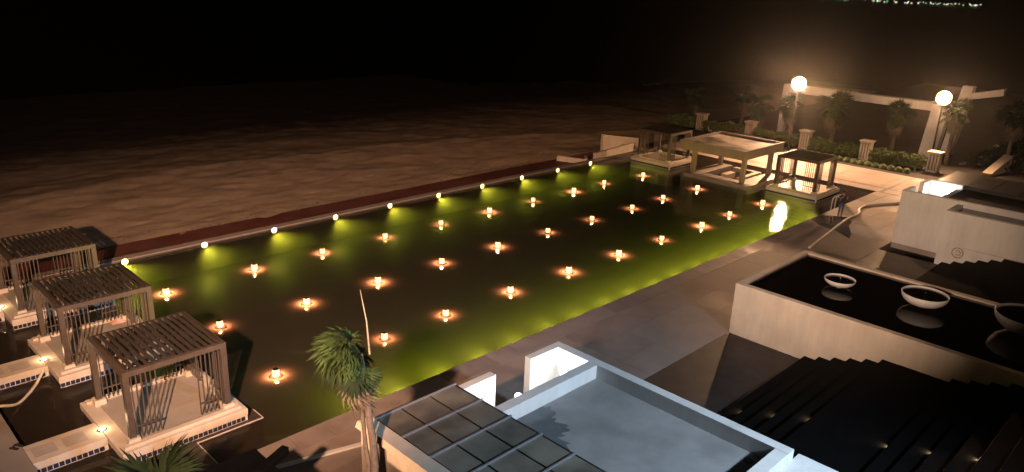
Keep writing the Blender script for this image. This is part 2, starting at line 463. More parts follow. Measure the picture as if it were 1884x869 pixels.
LW = 3.1     # footprint
H = 2.36     # from platform floor to beam top
POST = MB().box(-.09, -.09, 0, .09, .09, H-.16).mesh('post', 'timber')
PLINTH = MB().box(-.17, -.17, 0, .17, .17, .2).mesh('plinth', 'cream')
SLAT = MB().box(-.017, -.016, 0, .017, .016, H-.17).mesh('slat', 'timber')
LOUVER = MB().box(-.022, -1.46, 0, .022, 1.46, .11).mesh('louver', 'timber_dark')
RAILX = MB().box(-.37, -.024, 0, .37, .024, .05).mesh('rail', 'timber')
BEAMX = MB().box(-1.55, -.07, 0, 1.55, .07, .17).mesh('beam', 'timber')
BEAMY = MB().box(-.07, -1.479, 0, .07, 1.479, .168).mesh('beam', 'timber')

def cabana(cx, cyy, rz, label, plabel, wlabel, towards):
    # platform: an island in the water with a mosaic band and kerbs
    Z = .42
    p = thing('cabana_platform', plabel, 'platform', (cx, cyy, 0), rz, 'island platforms under the cabanas')
    hx, hy = 1.9, 1.9
    MB().box(-hx, -hy, -1.43, hx, hy, .02).build('base', 'grout', p)
    MB().box(-hx+.004, -hy+.004, .02, hx-.004, hy-.004, .19).build('grout_band', 'grout', p)
    MB().box(-hx-.02, -hy-.02, .19, hx+.02, hy+.02, Z).build('slab', 'cream', p, bevel=.015)
    tb = MB()
    tile_band(tb, None, -hx, -hy, hx, -hy, .025, .17, 'y-'); tile_band(tb, None, -hx, hy, hx, hy, .025, .17, 'y+')
    tile_band(tb, None, hx, -hy, hx, hy, .025, .17, 'x+'); tile_band(tb, None, -hx, -hy, -hx, hy, .025, .17, 'x-')
    t = tb.build('mosaic_tiles', 'tile_blue', p); t['kind'] = 'stuff'
    box('floor', 'cream_floor', (-1.5, -1.5, Z, 1.5, 1.5, Z+.012), p)
    box('kerb', 'cream', (-hx+.1, -hy+.12, Z, hx-.12, -hy+.32, Z+.10), p, .01)
    box('kerb', 'cream', (-hx+.1, hy-.32, Z, hx-.12, hy-.12, Z+.10), p, .01)
    box('kerb', 'cream', (hx-.32, -hy+.32, Z, hx-.12, hy-.32, Z+.10), p, .01)
    # the pavilion
    c = thing('cabana', label, 'cabana', (cx, cyy, Z), rz, 'slatted timber cabanas at the pool ends')
    q = LW/2-.09
    for sx in (-1, 1):
        for sy in (-1, 1):
            link('plinth', PLINTH, c, (sx*q, sy*q, .001)); link('post', POST, c, (sx*q, sy*q, .2-.001), scale=(1, 1, (H-.35)/(H-.16)))
    for sy in (-1, 1): link('beam', BEAMX, c, (0, sy*(LW/2-.07), H-.17))
    for sx in (-1, 1): link('beam', BEAMY, c, (sx*(LW/2-.072), 0, H-.17))
    box('purlin', 'timber_dark', (-1.478, -.3, H-.13, 1.478, -.22, H-.065), c)
    n = 15
    for k in range(n):
        link('louver', LOUVER, c, (-1.40+2.8*k/(n-1), 0, H-.062), (0, R(24), 0))
    def panel(px, py, along):
        rot = 0 if along == 'x' else math.pi/2
        for k in range(6):
            d = -.345+.69*k/5
            link('slat', SLAT, c, (px+(d if along == 'x' else 0), py+(d if along == 'y' else 0), .102), (0, 0, rot), (1, 1, (H-.27)/(H-.17)))
        link('rail', RAILX, c, (px, py, .46), (0, 0, rot)); 
    e = LW/2-.09
    for sx in (-1, 1):
        panel(sx*(e-.50), -e, 'x'); panel(sx*(e-.50), e, 'x')
    for sy in (-1, 1): panel(e, sy*(e-.50), 'y')
    return c

names = [('nearest slatted brown cabana beside the deck, in front of the two others', 'cream platform with a blue mosaic band under the nearest left cabana', 'nearest the deck'),
         ('brown slatted cabana between the nearest one and the beachside one', 'cream platform under the middle one of the three left cabanas', 'middle'),
         ('darkest brown slatted cabana at the left, closest to the sand', 'cream platform under the left cabana closest to the beach', 'beach side')]
for k, (lab, pl, _) in enumerate(names):
    cabana(-4.15, -10.15+6.0*k, 0, lab, pl, None, 1)
cabana(41.35, 1.65, math.pi, 'dark slatted cabana at the far pool end beside the beige stair walls', 'pale platform of the far cabana beside the beige stair walls', None, 1)
cabana(41.5, -10.4, math.pi, 'slatted cabana at the far pool end next to the ladder', 'pale platform of the far cabana next to the ladder', None, 1)

# walkways from the terrace to the left platforms
wl = ['walkway to the nearest left cabana with two inlaid stone panels', 'pale walkway to the middle left cabana with the hose across its end', 'pale walkway at the left frame edge to the beachside cabana']
for k in range(3):
    y = -10.3+6.0*k-.02*k
    wk = thing('walkway', wl[k], 'walkway', (-7.07, y, 0), 0, 'walkways to the left cabanas')
    box('base', 'grout', (-.985, -.53, -1.43, .985, .53, .19), wk)
    box('slab', 'cream', (-.99, -.56, .19, .985, .56, .418), wk, .012)
    tb = MB(); tile_band(tb, None, -.98, -.53, .98, -.53, .025, .17, 'y-'); tile_band(tb, None, -.98, .53, .98, .53, .025, .17, 'y+')
    t = tb.build('mosaic_tiles', 'tile_blue', wk); t['kind'] = 'stuff'
    for a in (-.55, .25): box('inlay_panel', 'inlay', (a-.3, -.3, .418, a+.3, .3, .424), wk)
    lb = ['recessed lamp glowing on the walkway to the nearest left cabana', 'recessed lamp glowing on the walkway to the middle left cabana', 'recessed lamp at the left frame edge on the beachside walkway'][k]
    pl_ = thing('floor_lamp', lb, 'lamp', (-6.06, y, .42), 0, 'recessed walkway lamps')
    rg_ = MB().lathe([(.13, 0), (.13, .02), (.105, .024)], 20).build('ring', 'steel', pl_, True)
    MB().lathe([(.10, .02), (.10, .032), (.06, .04)], 20).build('lens', 'path_glow', rg_, True)
    lamp('floor_lamp_light', 'POINT', (-6.06, y, .56), 14, (1, .68, .38), .06)

# submerged ledge of dark tile before the nearest platform
lg = thing('pool_ledge', 'dark tiled ledge at water level before the nearest cabana platform', 'ledge', (0, 0, 0))
box('shelf', 'ledge_tile', (-5.95, -13.92, -1.43, -4.03, -12.08, .02), lg)
box('shelf', 'ledge_tile', (-4.03, -12.25, -1.43, -1.85, -12.08, .018), lg)
box('shelf', 'ledge_tile', (-2.22, -12.08, -1.43, -1.85, -8.1, .016), lg)
box('edge_strip', 'grout', (-4.03, -12.28, -.02, -1.82, -12.25, .026), lg)
box('edge_strip', 'grout', (-1.85, -12.25, -.02, -1.82, -11.6, .025), lg)
box('edge_strip', 'grout', (-4.03, -13.92, -.02, -4.0, -12.28, .0255), lg)

# pool lanterns: 3 rows of 10, where they have drifted
PA = [(-.15,-.17),(4.2,.1),(8,.1),(12,.1),(16,.05),(20,.1),(24,.1),(28.1,.05),(31.7,.2),(36.02,-.17)]
PBs = [(.15,-4.9),(4,-5.1),(7.85,-5.05),(11.85,-4.98),(15.85,-4.97),(19.9,-5.0),(23.9,-5.03),(28,-5.08),(31.7,-4.97),(36,-5.02)]
PC = [(-.16,-10.04),(4.55,-10.15),(7.9,-9.98),(11.9,-9.95),(16,-10.02),(20.05,-10.06),(24.1,-10.08),(28.3,-10.15),(31.9,-9.98),(36.17,-10.07)]
LB = MB().lathe([(.02,-.06),(.16,-.05),(.235,-.005),(.245,.008),(.235,.016),(.09,.021)], 28).mesh('float', 'float_disc', True)  # float widened to mask the brightest water under the lantern light
LD = MB().lathe([(.116, .279), (.118, .285), (.06, .30), (.02, .312)], 18).mesh('lid', 'dark_metal', True)  # lid added to suit a lantern light that only shines down
LS = MB().lathe([(.10,.022),(.125,.045),(.125,.23),(.105,.265)], 18).mesh('shade', 'lantern_shade', True)
LC = MB().lathe([(.102,.257),(.116,.261),(.116,.277),(.102,.277)], 18, caps=False).mesh('rim', 'lantern_shade', True)
for rn, row in (('row nearest the beach', PA), ('middle row', PBs), ('row nearest the deck', PC)):
    for k, (x, y) in enumerate(row):
        l = thing('floating_lantern', 'glowing orange lantern on the pool, %s from the left in the %s' % (ORD[k], rn), 'lantern', (x, y, .0), random.uniform(0, 3), 'lanterns floating in the pool')
        l.scale = (random.uniform(.92, 1.1),)*3; l.rotation_euler[0] = random.uniform(-.06, .06); l.rotation_euler[1] = random.uniform(-.06, .06)
        link('float', LB, l); sh_ = link('shade', LS, l); link('rim', LC, sh_); link('lid', LD, sh_)
        lamp('lantern_light', 'SPOT', (x, y, .262), 4200*random.uniform(.8, 1.25), (1, .34, .15), .04, (x, y, -1), 166, 1)

# lamps in the pool wall on the beach side, and unseen ones along the deck side, doubled for an even glow
WLr = MB().lathe([(.19, 0), (.19, .03), (.175, .045)], 20).mesh('ring', 'steel', True)
WLl = MB().lathe([(.17, .02), (.155, .06), (.07, .09)], 20).mesh('lens', 'wall_lamp_glow', True)
GREEN = (1, .65, .15)
for k in range(10):
    x = -.1+4.01*k
    l = thing('pool_wall_lamp', 'yellow lamp in the beach side pool wall, %s from the left' % ORD[k], 'lamp', (x, 5.085, .0), 0, 'lamps in the beach side pool wall')
    link('lens', WLl, link('ring', WLr, l, rot=(R(90), 0, 0)))
    lamp('pool_wall_light', 'SPOT', (x, 4.93, -.16), 4800, GREEN, .12, (x+.5, 2.5, -2.2), 140, 1)
    for q in ((-1., 1.) if k else (1.6,)): lamp('deck_side_light', 'SPOT', (x+q, -13.8, -.35), 7600, GREEN, .25, (x+q, -11.2, -2.2), 140, 1)

# ================================================================== GAZEBO (far end, between the two cabanas)
gz = thing('gazebo', 'beige flat roofed gazebo with stained roof between the two far cabanas', 'gazebo', (0, 0, 0))
gx0, gx1, gy0, gy1 = 38.15, 44.2, -7.25, -1.75
box('base', 'kerb_stone', (38.6, -7.6, -1.43, 44.1, -6.3, .3), gz, .02); box('base', 'kerb_stone', (38.6, -6.3, -1.43, 39.9, -2.1, .298), gz, .02)
box('base', 'kerb_stone', (39.9, -3.2, -1.43, 44.1, -2.1, .302), gz, .02)
box('seat_bench', 'inlay', (40.6, -5.9, -.1, 43.9, -5.5, .28), gz, .02); box('seat_bench', 'inlay', (43.5, -5.5, -.1, 43.9, -3.6, .282), gz, .02)
box('sunken_floor', 'ledge_tile', (39.9, -6.3, -1.43, 44.1, -3.2, -.06), gz)
box('counter', 'cream', (40.3, -4.9, -.06, 41.6, -4.4, .42), gz, .02)
for x in (39.3, 43.4):
    for y in (-6.7, -2.5): box('post', 'beige', (x-.16, y-.16, .3, x+.16, y+.16, 2.25), gz, .015)
box('roof_slab', 'gazebo_roof', (gx0+.16, gy0+.16, 2.2, gx1-.16, gy1-.16, 2.72), gz)
rr = random.Random(12); dp = [(gx0+.17, gy1-.6), (gx0+.17, gy0+.2), (gx0+1.3, gy0+.2)]
for k in range(30):
    u = k/29; dp.append((gx0+1.25+.35*math.sin(u*7)+rr.uniform(-.1, .1)+.4*(1-u), gy0+.25+u*(gy1-gy0-.9)))
MB().prism(dp, 2.721, 2.724).build('stain', 'damp_brown', gz)
box('fascia', 'beige', (gx0, gy0, 2.22, gx1, gy0+.16, 2.88), gz, .01); box('fascia', 'beige', (gx0, gy1-.16, 2.22, gx1, gy1, 2.88), gz, .01)
box('fascia', 'beige', (gx0, gy0+.16, 2.222, gx0+.16, gy1-.16, 2.878), gz); box('fascia', 'beige', (gx1-.16, gy0+.16, 2.222, gx1, gy1-.16, 2.878), gz)

# ================================================================== BEIGE STAIR WALLS at the far beach corner
sw = thing('stair_wall', 'tall beige wall with a sloping top beside the far dark cabana', 'wall', (0, 0, 0))
MB().poly([(41.3,8.0,-.6),(46.8,8.0,-.6),(46.8,8.0,.35),(41.3,8.0,1.3),(41.3,8.28,-.6),(46.8,8.28,-.6),(46.8,8.28,.35),(41.3,8.28,1.3)],
          [(0,1,2,3),(7,6,5,4),(0,4,5,1),(1,5,6,2),(2,6,7,3),(3,7,4,0)]).build('panel', 'cream', sw)
for k in range(5): box('step', 'cream_floor', (41.9+.5*k, 5.75, -.8, 42.4+.5*k, 7.99, -.25+.09*k), sw)
tag(MB().poly([(37.4,5.63,-.4),(42.6,5.63,-.4),(42.6,5.63,.80),(37.4,5.63,.55),(37.4,5.93,-.4),(42.6,5.93,-.4),(42.6,5.93,.80),(37.4,5.93,.55)],
          [(0,1,2,3),(7,6,5,4),(0,4,5,1),(1,5,6,2),(2,6,7,3),(3,7,4,0)]).build('parapet_wall', 'cream'), 'long low beige wall leading from the pool corner to the far dark cabana', 'wall')
pw2 = thing('planter_wall', 'small low beige corner wall on the red promenade', 'wall')
MB().prism([(35.3,8.1),(35.5,8.2),(36.4,5.9),(36.2,5.75)], -.4, .16).build('arm', 'cream', pw2)
MB().prism([(36.45,5.75),(36.42,5.95),(37.2,6.7),(37.35,6.5)], -.4, .2).build('arm', 'cream', pw2)

# ================================================================== POOL HOUSE near (with lit corridor and glass canopy)
ph = thing('pool_house', 'white walled pool house with flat grey roof and lit corridor, bottom centre', 'building')
T = 3.3
box('screen_wall', 'white_plaster', (.45, -19.45, .1, 1.72, -19.2, T), ph, .01)
box('screen_wall', 'white_plaster', (3.15, -19.45, .1, 4.65, -19.2, T+.002), ph, .01)
box('side_wall', 'white_plaster', (4.35, -26.9, .1, 4.65, -19.45, T), ph)
box('corridor_wall', 'white_plaster', (.45, -20.98, .1, 4.35, -20.66, T-.002), ph, .006)
rf_ = box('roof', 'roof_floor', (.45, -26.55, 2.6, 4.35, -20.98, 2.86), ph)
box('parapet', 'white_plaster', (.45, -26.9, 2.3, 4.35, -26.55, T-.003), ph, .01)
rr = random.Random(8); dp = [(.47, -22.9), (.47, -21.0), (2.05, -21.0)]
for k in range(34):
    a_ = R(2+86*k/33); q = 1.0+rr.uniform(-.035, .035)+.09*math.sin(k*.55)+.05*math.sin(k*1.7)
    dp.append((.47+1.55*q*math.cos(a_), -21.0-1.75*q*math.sin(a_)))
MB().prism(dp[1:], 2.861, 2.864).build('damp_patch', 'damp', rf_)
MB().lathe([(.12, 0), (.12, .02), (.07, .03)], 16, (4.0, -26.1, 2.86)).build('drain', 'dark_metal', rf_)
box('gutter', 'dark_metal', (.36, -26.55, 2.4, .45, -20.98, 2.93), ph)
box('inner_wall', 'timber_dark', (.2, -30, .1, .36, -19.3, 3.18), ph)
box('roof', 'white_plaster', (.45, -34, 2.2, 5.0, -26.9, 3.02), ph)
box('floor', 'deck_stone', (-2.6, -34, -.2, 4.4, -19.2, .112), ph)
# left wall of the canopy, with cap and end pier
box('canopy_wall', 'cream', (-2.54, -30, .1, -2.32, -19.5, 3.30), ph)
box('pier', 'cream', (-2.62, -19.55, .1, -2.25, -19.15, 3.2), ph, .01)
MB().poly([(-2.72,-30,3.30),(-2.24,-30,3.30),(-2.24,-19.05,3.30),(-2.72,-19.05,3.30),(-2.66,-30,3.46),(-2.28,-30,3.46),(-2.28,-19.08,3.46),(-2.66,-19.08,3.46)],
          [(0,3,2,1),(4,5,6,7),(0,1,5,4),(1,2,6,5),(2,3,7,6),(3,0,4,7)]).build('wall_cap', 'cream', ph)
cn = thing('glass_canopy', 'dark framed canopy of smoked glass panels beside the flat roof', 'canopy')
ys = [-19.18-1.075*k for k in range(11)]
xs = [-2.18, -1.40, -.47, .42]
for y in ys: box('glazing_bar', 'silver_metal', (-2.26, y-.022, 3.352, .45, y+.022, 3.40), cn)
for x in xs: box('rafter', 'dark_metal', (x-.045, -30, 3.20, x+.045, -19.16, 3.33), cn)
box('edge_beam', 'dark_metal', (-2.22, -19.16, 3.2, .46, -19.08, 3.36), cn)
for j in range(10):
    for i in range(3):
        box('glass_panel', 'smoked_glass', (xs[i]+.03, ys[j+1]+.024, 3.334, xs[i+1]-.03, ys[j]-.024, 3.350), cn)
# corridor lamps
LAMPB = MB().box(-.07, 0, -.1, .07, .07, .1).mesh('bracket', 'dark_metal')
LAMPG = MB().lathe([(.03, -.09), (.085, -.05), (.1, 0), (.085, .06), (.03, .09)], 16).mesh('globe', 'cool_glow', True)
for x, lb in ((1.55, 'cool white wall lamp by the gap in the pool house corridor'), (3.42, 'cool white wall lamp inside the bright pool house corner')):
    l = thing('wall_lamp', lb, 'lamp', (x, -20.655, 3.0), 0, 'cool white corridor lamps')
    link('globe', LAMPG, link('bracket', LAMPB, l), (0, .15, .14))
    lamp('corridor_light', 'POINT', (x, -20.3, 2.95), 75, (.86, .95, 1), .08)

# black pergola roof in the near left corner
bp_ = thing('pergola_roof', 'black flat pergola roof with a protruding beam at the bottom edge', 'pergola')
box('roof_slab', 'black_roof', (-12.5, -27, 2.86, -4.75, -17.85, 3.0), bp_)
MB().prism([(-5.2,-18.62),(-4.22,-18.18),(-4.15,-18.36),(-5.1,-18.84)], 2.84, 3.02).build('beam', 'black_roof', bp_)
for p in ((-5.0, -18.2), (-12.2, -18.2)): box('post', 'black_roof', (p[0]-.1, p[1]-.1, .1, p[0]+.1, p[1]+.1, 2.86), bp_)

# ================================================================== FOUNTAIN POND (raised box with three bowls)
fp = thing('fountain_pond', 'raised pond of black water with pale walls and three bowls in it', 'pond')
x0, x1, y0, y1, T2 = 15.75, 22.2, -36, -19.2, 2.36
box('wall', 'cream', (x0, y0, -.2, x0+.28, y1, T2), fp, .01)
box('wall', 'cream', (x1-.28, y0, -.2, x1, y1, T2), fp, .01)
box('wall', 'cream', (x0+.28, y1-.28, -.2, x1-.28, y1, T2-.002), fp, .01)
box('water', 'pond_water', (x0+.28, y0, 1.8, x1-.28, y1-.28, 2.27), fp)
def bowl(x, y, r, zr, lab):
    b = thing('fountain_bowl', lab, 'bowl', (x, y, 2.26), 0, 'bowls in the fountain pond')
    h = zr-2.26; d = min(h-.08, .55*r)
    pr = [(.22*r, 0), (.25*r, h-d-.02)]
    pr += [(r*(.30+.70*math.sin(a)), h-d*math.cos(a)) for a in [R(q) for q in (0, 18, 36, 54, 72, 90)]]
    pr += [(r*.985, h+.02), (r*.955, h+.01)]
    pr += [(r*(.955*math.sin(a)), h-.10*r-.8*d*math.cos(a)*.1) for a in [R(q) for q in (84, 70)]]
    MB().lathe(pr, 40).build('shell', 'bowl', b, True)
    MB().lathe([(r*.94, h-.07), (r*.94, h-.05), (.01, h-.05)], 40, caps=False).build('water', 'pond_water', b)
    MB().lathe([(.03, h-.06), (.03, h+.08), (.015, h+.10)], 10).build('nozzle', 'steel', b, True)
bowl(19.0, -22.15, .62, 2.62, 'smallest pale bowl in the black pond, farthest from the camera')
bowl(19.6, -25.25, .86, 2.80, 'middle sized pale bowl in the black pond')
bowl(19.9, -28.75, 1.16, 2.98, 'largest pale bowl in the black pond, cut by the right frame edge')

# ================================================================== STAIRS on both sides of the pond
def stairs(x0, x1, lab):
    s = thing('staircase', lab, 'stairs')
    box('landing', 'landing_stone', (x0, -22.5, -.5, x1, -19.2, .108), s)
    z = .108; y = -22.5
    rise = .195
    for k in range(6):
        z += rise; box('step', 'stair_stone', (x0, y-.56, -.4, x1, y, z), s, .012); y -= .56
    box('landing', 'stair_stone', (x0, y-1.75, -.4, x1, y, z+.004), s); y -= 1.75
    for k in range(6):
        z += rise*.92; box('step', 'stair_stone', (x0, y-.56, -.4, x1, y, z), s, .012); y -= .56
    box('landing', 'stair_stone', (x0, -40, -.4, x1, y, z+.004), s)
    return s
stairs(4.65, 15.75, 'black stone stairs with small step lights between pool house and pond')
stairs(22.2, 32.4, 'dark stairs between the pond and the far white building')
STB = MB().box(-.13, 0, 0, .13, .03, .06).mesh('housing', 'dark_metal')
STL = MB().box(-.10, .028, .012, .10, .034, .048).mesh('lens', 'step_glow')
for k, (y, z, lb) in enumerate([(-23.06, .36, 'lowest step light of the near stairs'), (-24.18, .75, 'second lowest step light of the near stairs'), (-25.30, 1.14, 'third lowest step light of the near stairs'),
                    (-27.61, 1.29, 'fourth step light up the near stairs, above the landing'), (-28.73, 1.65, 'fifth step light up the near stairs'), (-29.85, 2.0, 'topmost step light of the near stairs, at the frame bottom')]):
    l = thing('step_light', 'small warm ' + lb, 'lamp', (10.0, y+.001, z), 0, 'step lights of the near stairs')
    link('lens', STL, link('housing', STB, l))
    lamp('step_light_lamp', 'SPOT', (10.0, y+.06, z+.05), 16.0, (1, .74, .38), .02, (10.0, y+.5, z-.3), 140, .9)

# ================================================================== FAR WHITE BUILDING
fb = thing('far_pool_house', 'far white walled building with lit white corner beyond the pond', 'building')
T3 = 3.28
box('side_wall', 'white_plaster', (34.4, -22.15, .1, 34.7, -19.2, T3), fb)
box('front_wall', 'white_plaster', (34.7, -19.45, .1, 36.0, -19.2, T3-.002), fb)
box('front_wall', 'white_plaster', (37.4, -19.45, .1, 39.0, -19.2, T3-.002), fb)
box('corridor_wall', 'white_plaster', (34.7, -21.2, .1, 38.7, -20.9, T3-.3), fb)
box('end_wall', 'white_plaster', (38.7, -21.2, .1, 39.0, -19.45, T3), fb)
box('roof', 'stair_stone', (34.7, -34, 2.5, 39.0, -21.2, 3.0), fb)
box('low_wall', 'white_plaster', (32.4, -34, .1, 32.7, -22.15, 3.12), fb)
box('low_wall', 'white_plaster', (32.7, -22.45, .1, 34.4, -22.15, 3.118), fb)
box('planter_water', 'pond_water', (32.7, -34, 2.6, 34.5, -22.45, 2.95), fb)
box('parapet', 'white_plaster', (34.5, -34, 2.4, 34.75, -22.15, T3), fb)
for j in range(7):
    for i in range(3):
        box('roof_panel', 'far_glass', (39.1+1.35*i, -21.2-1.45*j-1.38, 3.2, 39.1+1.35*i+1.28, -21.2-1.45*j, 3.24), fb)
box('canopy_frame', 'dark_metal', (39.0, -32, 3.0, 43.3, -19.6, 3.19), fb)
box('canopy_leg', 'cream', (42.9, -32, .1, 43.2, -19.7, 3.0), fb)
box('floor', 'deck_stone', (34.4, -34, -.2, 46, -19.2, .112), fb)
# ring emblem and groove on the low wall
ring = MB()
ring.tube([(32.385, -23.15+.27*math.cos(a), 1.0+.27*math.sin(a)) for a in [2*math.pi*k/28 for k in range(29)]], .018, 6, False)
ring.tube([(32.385, -23.15+.13*math.cos(a), 1.0+.13*math.sin(a)) for a in [R(45)+R(270)*k/14 for k in range(15)]], .016, 6)
ring.tube([(32.385, -23.35, 1.12), (32.385, -23.25, .9), (32.385, -23.4, .9)], .012, 6)
ring.build('emblem', 'band_stone', fb)
box('groove_strip', 'inlay', (32.385, -33, 1.30, 32.4, -23.3, 1.325), fb)
l = thing('wall_lamp', 'cool white wall lamp inside the lit corner of the far building', 'lamp', (37.7, -20.895, 2.75), 0, 'cool white corridor lamps')
link('globe', LAMPG, link('bracket', LAMPB, l), (0, .15, .14))
lamp('corridor_light', 'POINT', (37.7, -20.4, 2.85), 90, (.86, .95, 1), .08)

# ================================================================== FLOODLIGHT POSTS
def flood(x, y, h, lab, e):
    p = thing('floodlight_post', lab, 'floodlight', (x, y, .1), 0, 'tall floodlights beyond the far pool end')
    MB().tube([(0, 0, 0), (0, 0, h-.6)], [.09, .06], 12).build('pole', 'dark_metal', p, True)
    hd = MB().lathe([(.05, -.62), (.16, -.55), (.30, -.40), (.31, -.36)], 16).build('cup', 'dark_metal', p, True); hd.location = (0, 0, h-.1)
    bm = bmesh.new(); bmesh.ops.create_icosphere(bm, subdivisions=2, radius=.60)  # globe enlarged to stand in for the glare around the lamp
    me = bpy.data.meshes.new('globe'); bm.to_mesh(me); bm.free(); me.polygons.foreach_set('use_smooth', [True]*len(me.polygons))
    me.materials.append(emit('flood_glow_%d' % int(x), (1, .55, .27), e/270.0))
    lamp('floodlight_lamp', 'SPOT', (x-.5, y-.3, h-.3), e, (1, .55, .28), .35, (x-4.5, y-2.2, h-3.2), 165, 1)
    link('globe', me, hd)
flood(54.5, -3.0, 6.2, 'brightest orange floodlight on a pole behind the gazebo', 21000)
flood(60.0, -13.3, 5.85, 'orange floodlight by the white portal at the right', 9000)

# ================================================================== HEDGE, PILLARS, GARDEN
for k, (y, lab) in enumerate([(7.9, 'slotted cream pillar farthest left in the hedge row'), (2.4, 'slotted cream pillar in the hedge, second from left'), (-3.2, 'slotted cream pillar in the hedge, third from left'), (-8.75, 'slotted cream pillar in the hedge, fourth from left'), (-14.35, 'slotted cream pillar at the right end of the hedge')]):
    p = thing('pillar', lab, 'pillar', (57.3, y, .06), 0, 'slotted pillars along the hedge')
    hz = 1.72
    box('base', 'cream', (-.42, -.42, 0, .42, .42, .16), p, .01)
    for a in (-.36, -.12, .12, .36): box('slat', 'cream', (-.36, a-.075, .16, .36, a+.075, hz-.20), p, .008)
    box('core', 'cream', (-.05, -.30, .16, .05, .30, hz-.20), p)
    cp_ = box('capital', 'cream', (-.46, -.46, hz-.20, .46, .46, hz-.10), p, .01)
    box('cap', 'cream', (-.54, -.54, hz-.10, .54, .54, hz), cp_, .015)

def leaf_mass(mb, x0, x1, y0, y1, z0, z1, n, s, seed):
    rr = random.Random(seed)
    for _ in range(n):
        x, y = rr.uniform(x0, x1), rr.uniform(y0, y1)
        top = z1*(.82+.25*math.sin(y*2.3+seed)*math.sin(x*3+y))
        z = z0+(top-z0)*rr.random()**.6
        a = rr.uniform(0, 6.28); l = s*rr.uniform(.6, 1.4); wv = l*.32
        d = Vector((math.cos(a)*.7, math.sin(a)*.7, rr.uniform(.2, 1.1))).normalized()
        sd = d.cross(Vector((rr.uniform(-1, 1), rr.uniform(-1, 1), .3))).normalized()
        p = Vector((x, y, z)); q = p+d*l*.5
        mb.poly([p, q+sd*wv, p+d*l, q-sd*wv], [(0, 1, 2, 3)])
segs = [(8.6, 11.5, 'hedge at the far left end of the pillar row'), (3.0, 7.3, 'hedge between the first and second slotted pillar from the left'), (-2.6, 1.8, 'hedge between the second and third slotted pillar from the left'), (-8.1, -3.8, 'hedge between the third and fourth slotted pillar from the left'), (-13.7, -9.4, 'hedge between the two rightmost slotted pillars')]
for k, (a, b_, lab) in enumerate(segs):
    h = thing('hedge', lab, 'hedge', (57.2, (a+b_)/2, .06), 0, 'hedges between the pillars')
    mb = MB(); leaf_mass(mb, -.75, .75, a-(a+b_)/2, b_-(a+b_)/2, 0, 1.12, 3000, .24, k+1)
    t = mb.build('foliage', 'leaf_hedge', h); t['kind'] = 'stuff'
    mb = MB()
    for q in range(12):
        yy = a+(b_-a)*(q+.5)/12-(a+b_)/2; mb.tube([(0, yy, 0), (.05, yy+.05, .7)], .02, 5)
    t = mb.build('stems', 'bark', h); t['kind'] = 'stuff'
# clipped low border shrubs in front of the hedge, one by one
k = 0
for y in [-4.4-.62*i for i in range(15)]:
    s = thing('border_shrub', 'small round clipped shrub in the border row before the hedge, %s from the left' % (ORD[k] if k < 10 else ['eleventh', 'twelfth', 'thirteenth', 'fourteenth', 'fifteenth'][k-10]), 'shrub', (54.9, y, .06), 0, 'clipped border shrubs')
    mb = MB(); rr = random.Random(k+50)
    for _ in range(260):
        u, v = rr.uniform(0, 6.28), rr.uniform(.0, 1.5)
        d = Vector((math.cos(u)*math.cos(v), math.sin(u)*math.cos(v), math.sin(v)))
        p = d*rr.uniform(.24, .36); p.z += .05
        sd = d.cross(Vector((rr.uniform(-1, 1), rr.uniform(-1, 1), rr.uniform(-1, 1)))).normalized()*.05; e = d.cross(sd).normalized()*.06
        mb.poly([p-sd-e, p+sd-e, p+sd+e*1.2, p-sd+e], [(0, 1, 2, 3)])
    t = mb.build('foliage', 'leaf_hedge', s); t['kind'] = 'stuff'
    MB().tube([(0, 0, 0), (0, 0, .3)], .03, 6).build('stem', 'bark', s)
    k += 1

# ---- palms
def fan_mesh(name, m, r, n, droop, rr, stalk=.8):
    """a fan leaf: a stalk along +X then blades fanned out and bent down"""
    mb = MB(); mb.tube([(0, 0, 0), (stalk*.5, 0, .06*stalk), (stalk, 0, 0)], [.022, .016, .012], 4)
    for k in range(n):
        a = R(-95+190*k/(n-1)) + rr.uniform(-.05, .05)
        L = r*(.78+.22*math.cos(a))*rr.uniform(.85, 1.1); wv = L*.055
        d = Vector((math.cos(a), math.sin(a), 0)); s = Vector((-math.sin(a), math.cos(a), 0))
        o0 = Vector((stalk, 0, 0)); dz = droop*rr.uniform(.6, 1.3)
        pts = []
        for t, ww in ((0, .3), (.35, 1.), (.7, .7), (1., .05)):
            p = o0+d*L*t*(1-.25*dz*t)+Vector((0, 0, .07*L*t-dz*L*t*t))
            pts += [p-s*wv*ww+Vector((0, 0, .02*ww)), p+s*wv*ww]
        mb.poly(pts, [(0, 1, 3, 2), (2, 3, 5, 4), (4, 5, 7, 6)])
    return mb.mesh(name, m)
rr = random.Random(3)
FAN = [fan_mesh('frond', 'leaf', .95, 22, .45, rr, .75), fan_mesh('frond', 'leaf', .85, 20, .6, rr, .7), fan_mesh('frond', 'leaf_dark', .9, 22, .5, rr, .75)]
DEAD = [fan_mesh('dead_frond', 'leaf_dead', .85, 14, .9, rr, .7), fan_mesh('dead_frond', 'leaf_dead', .75, 12, .75, rr, .6)]
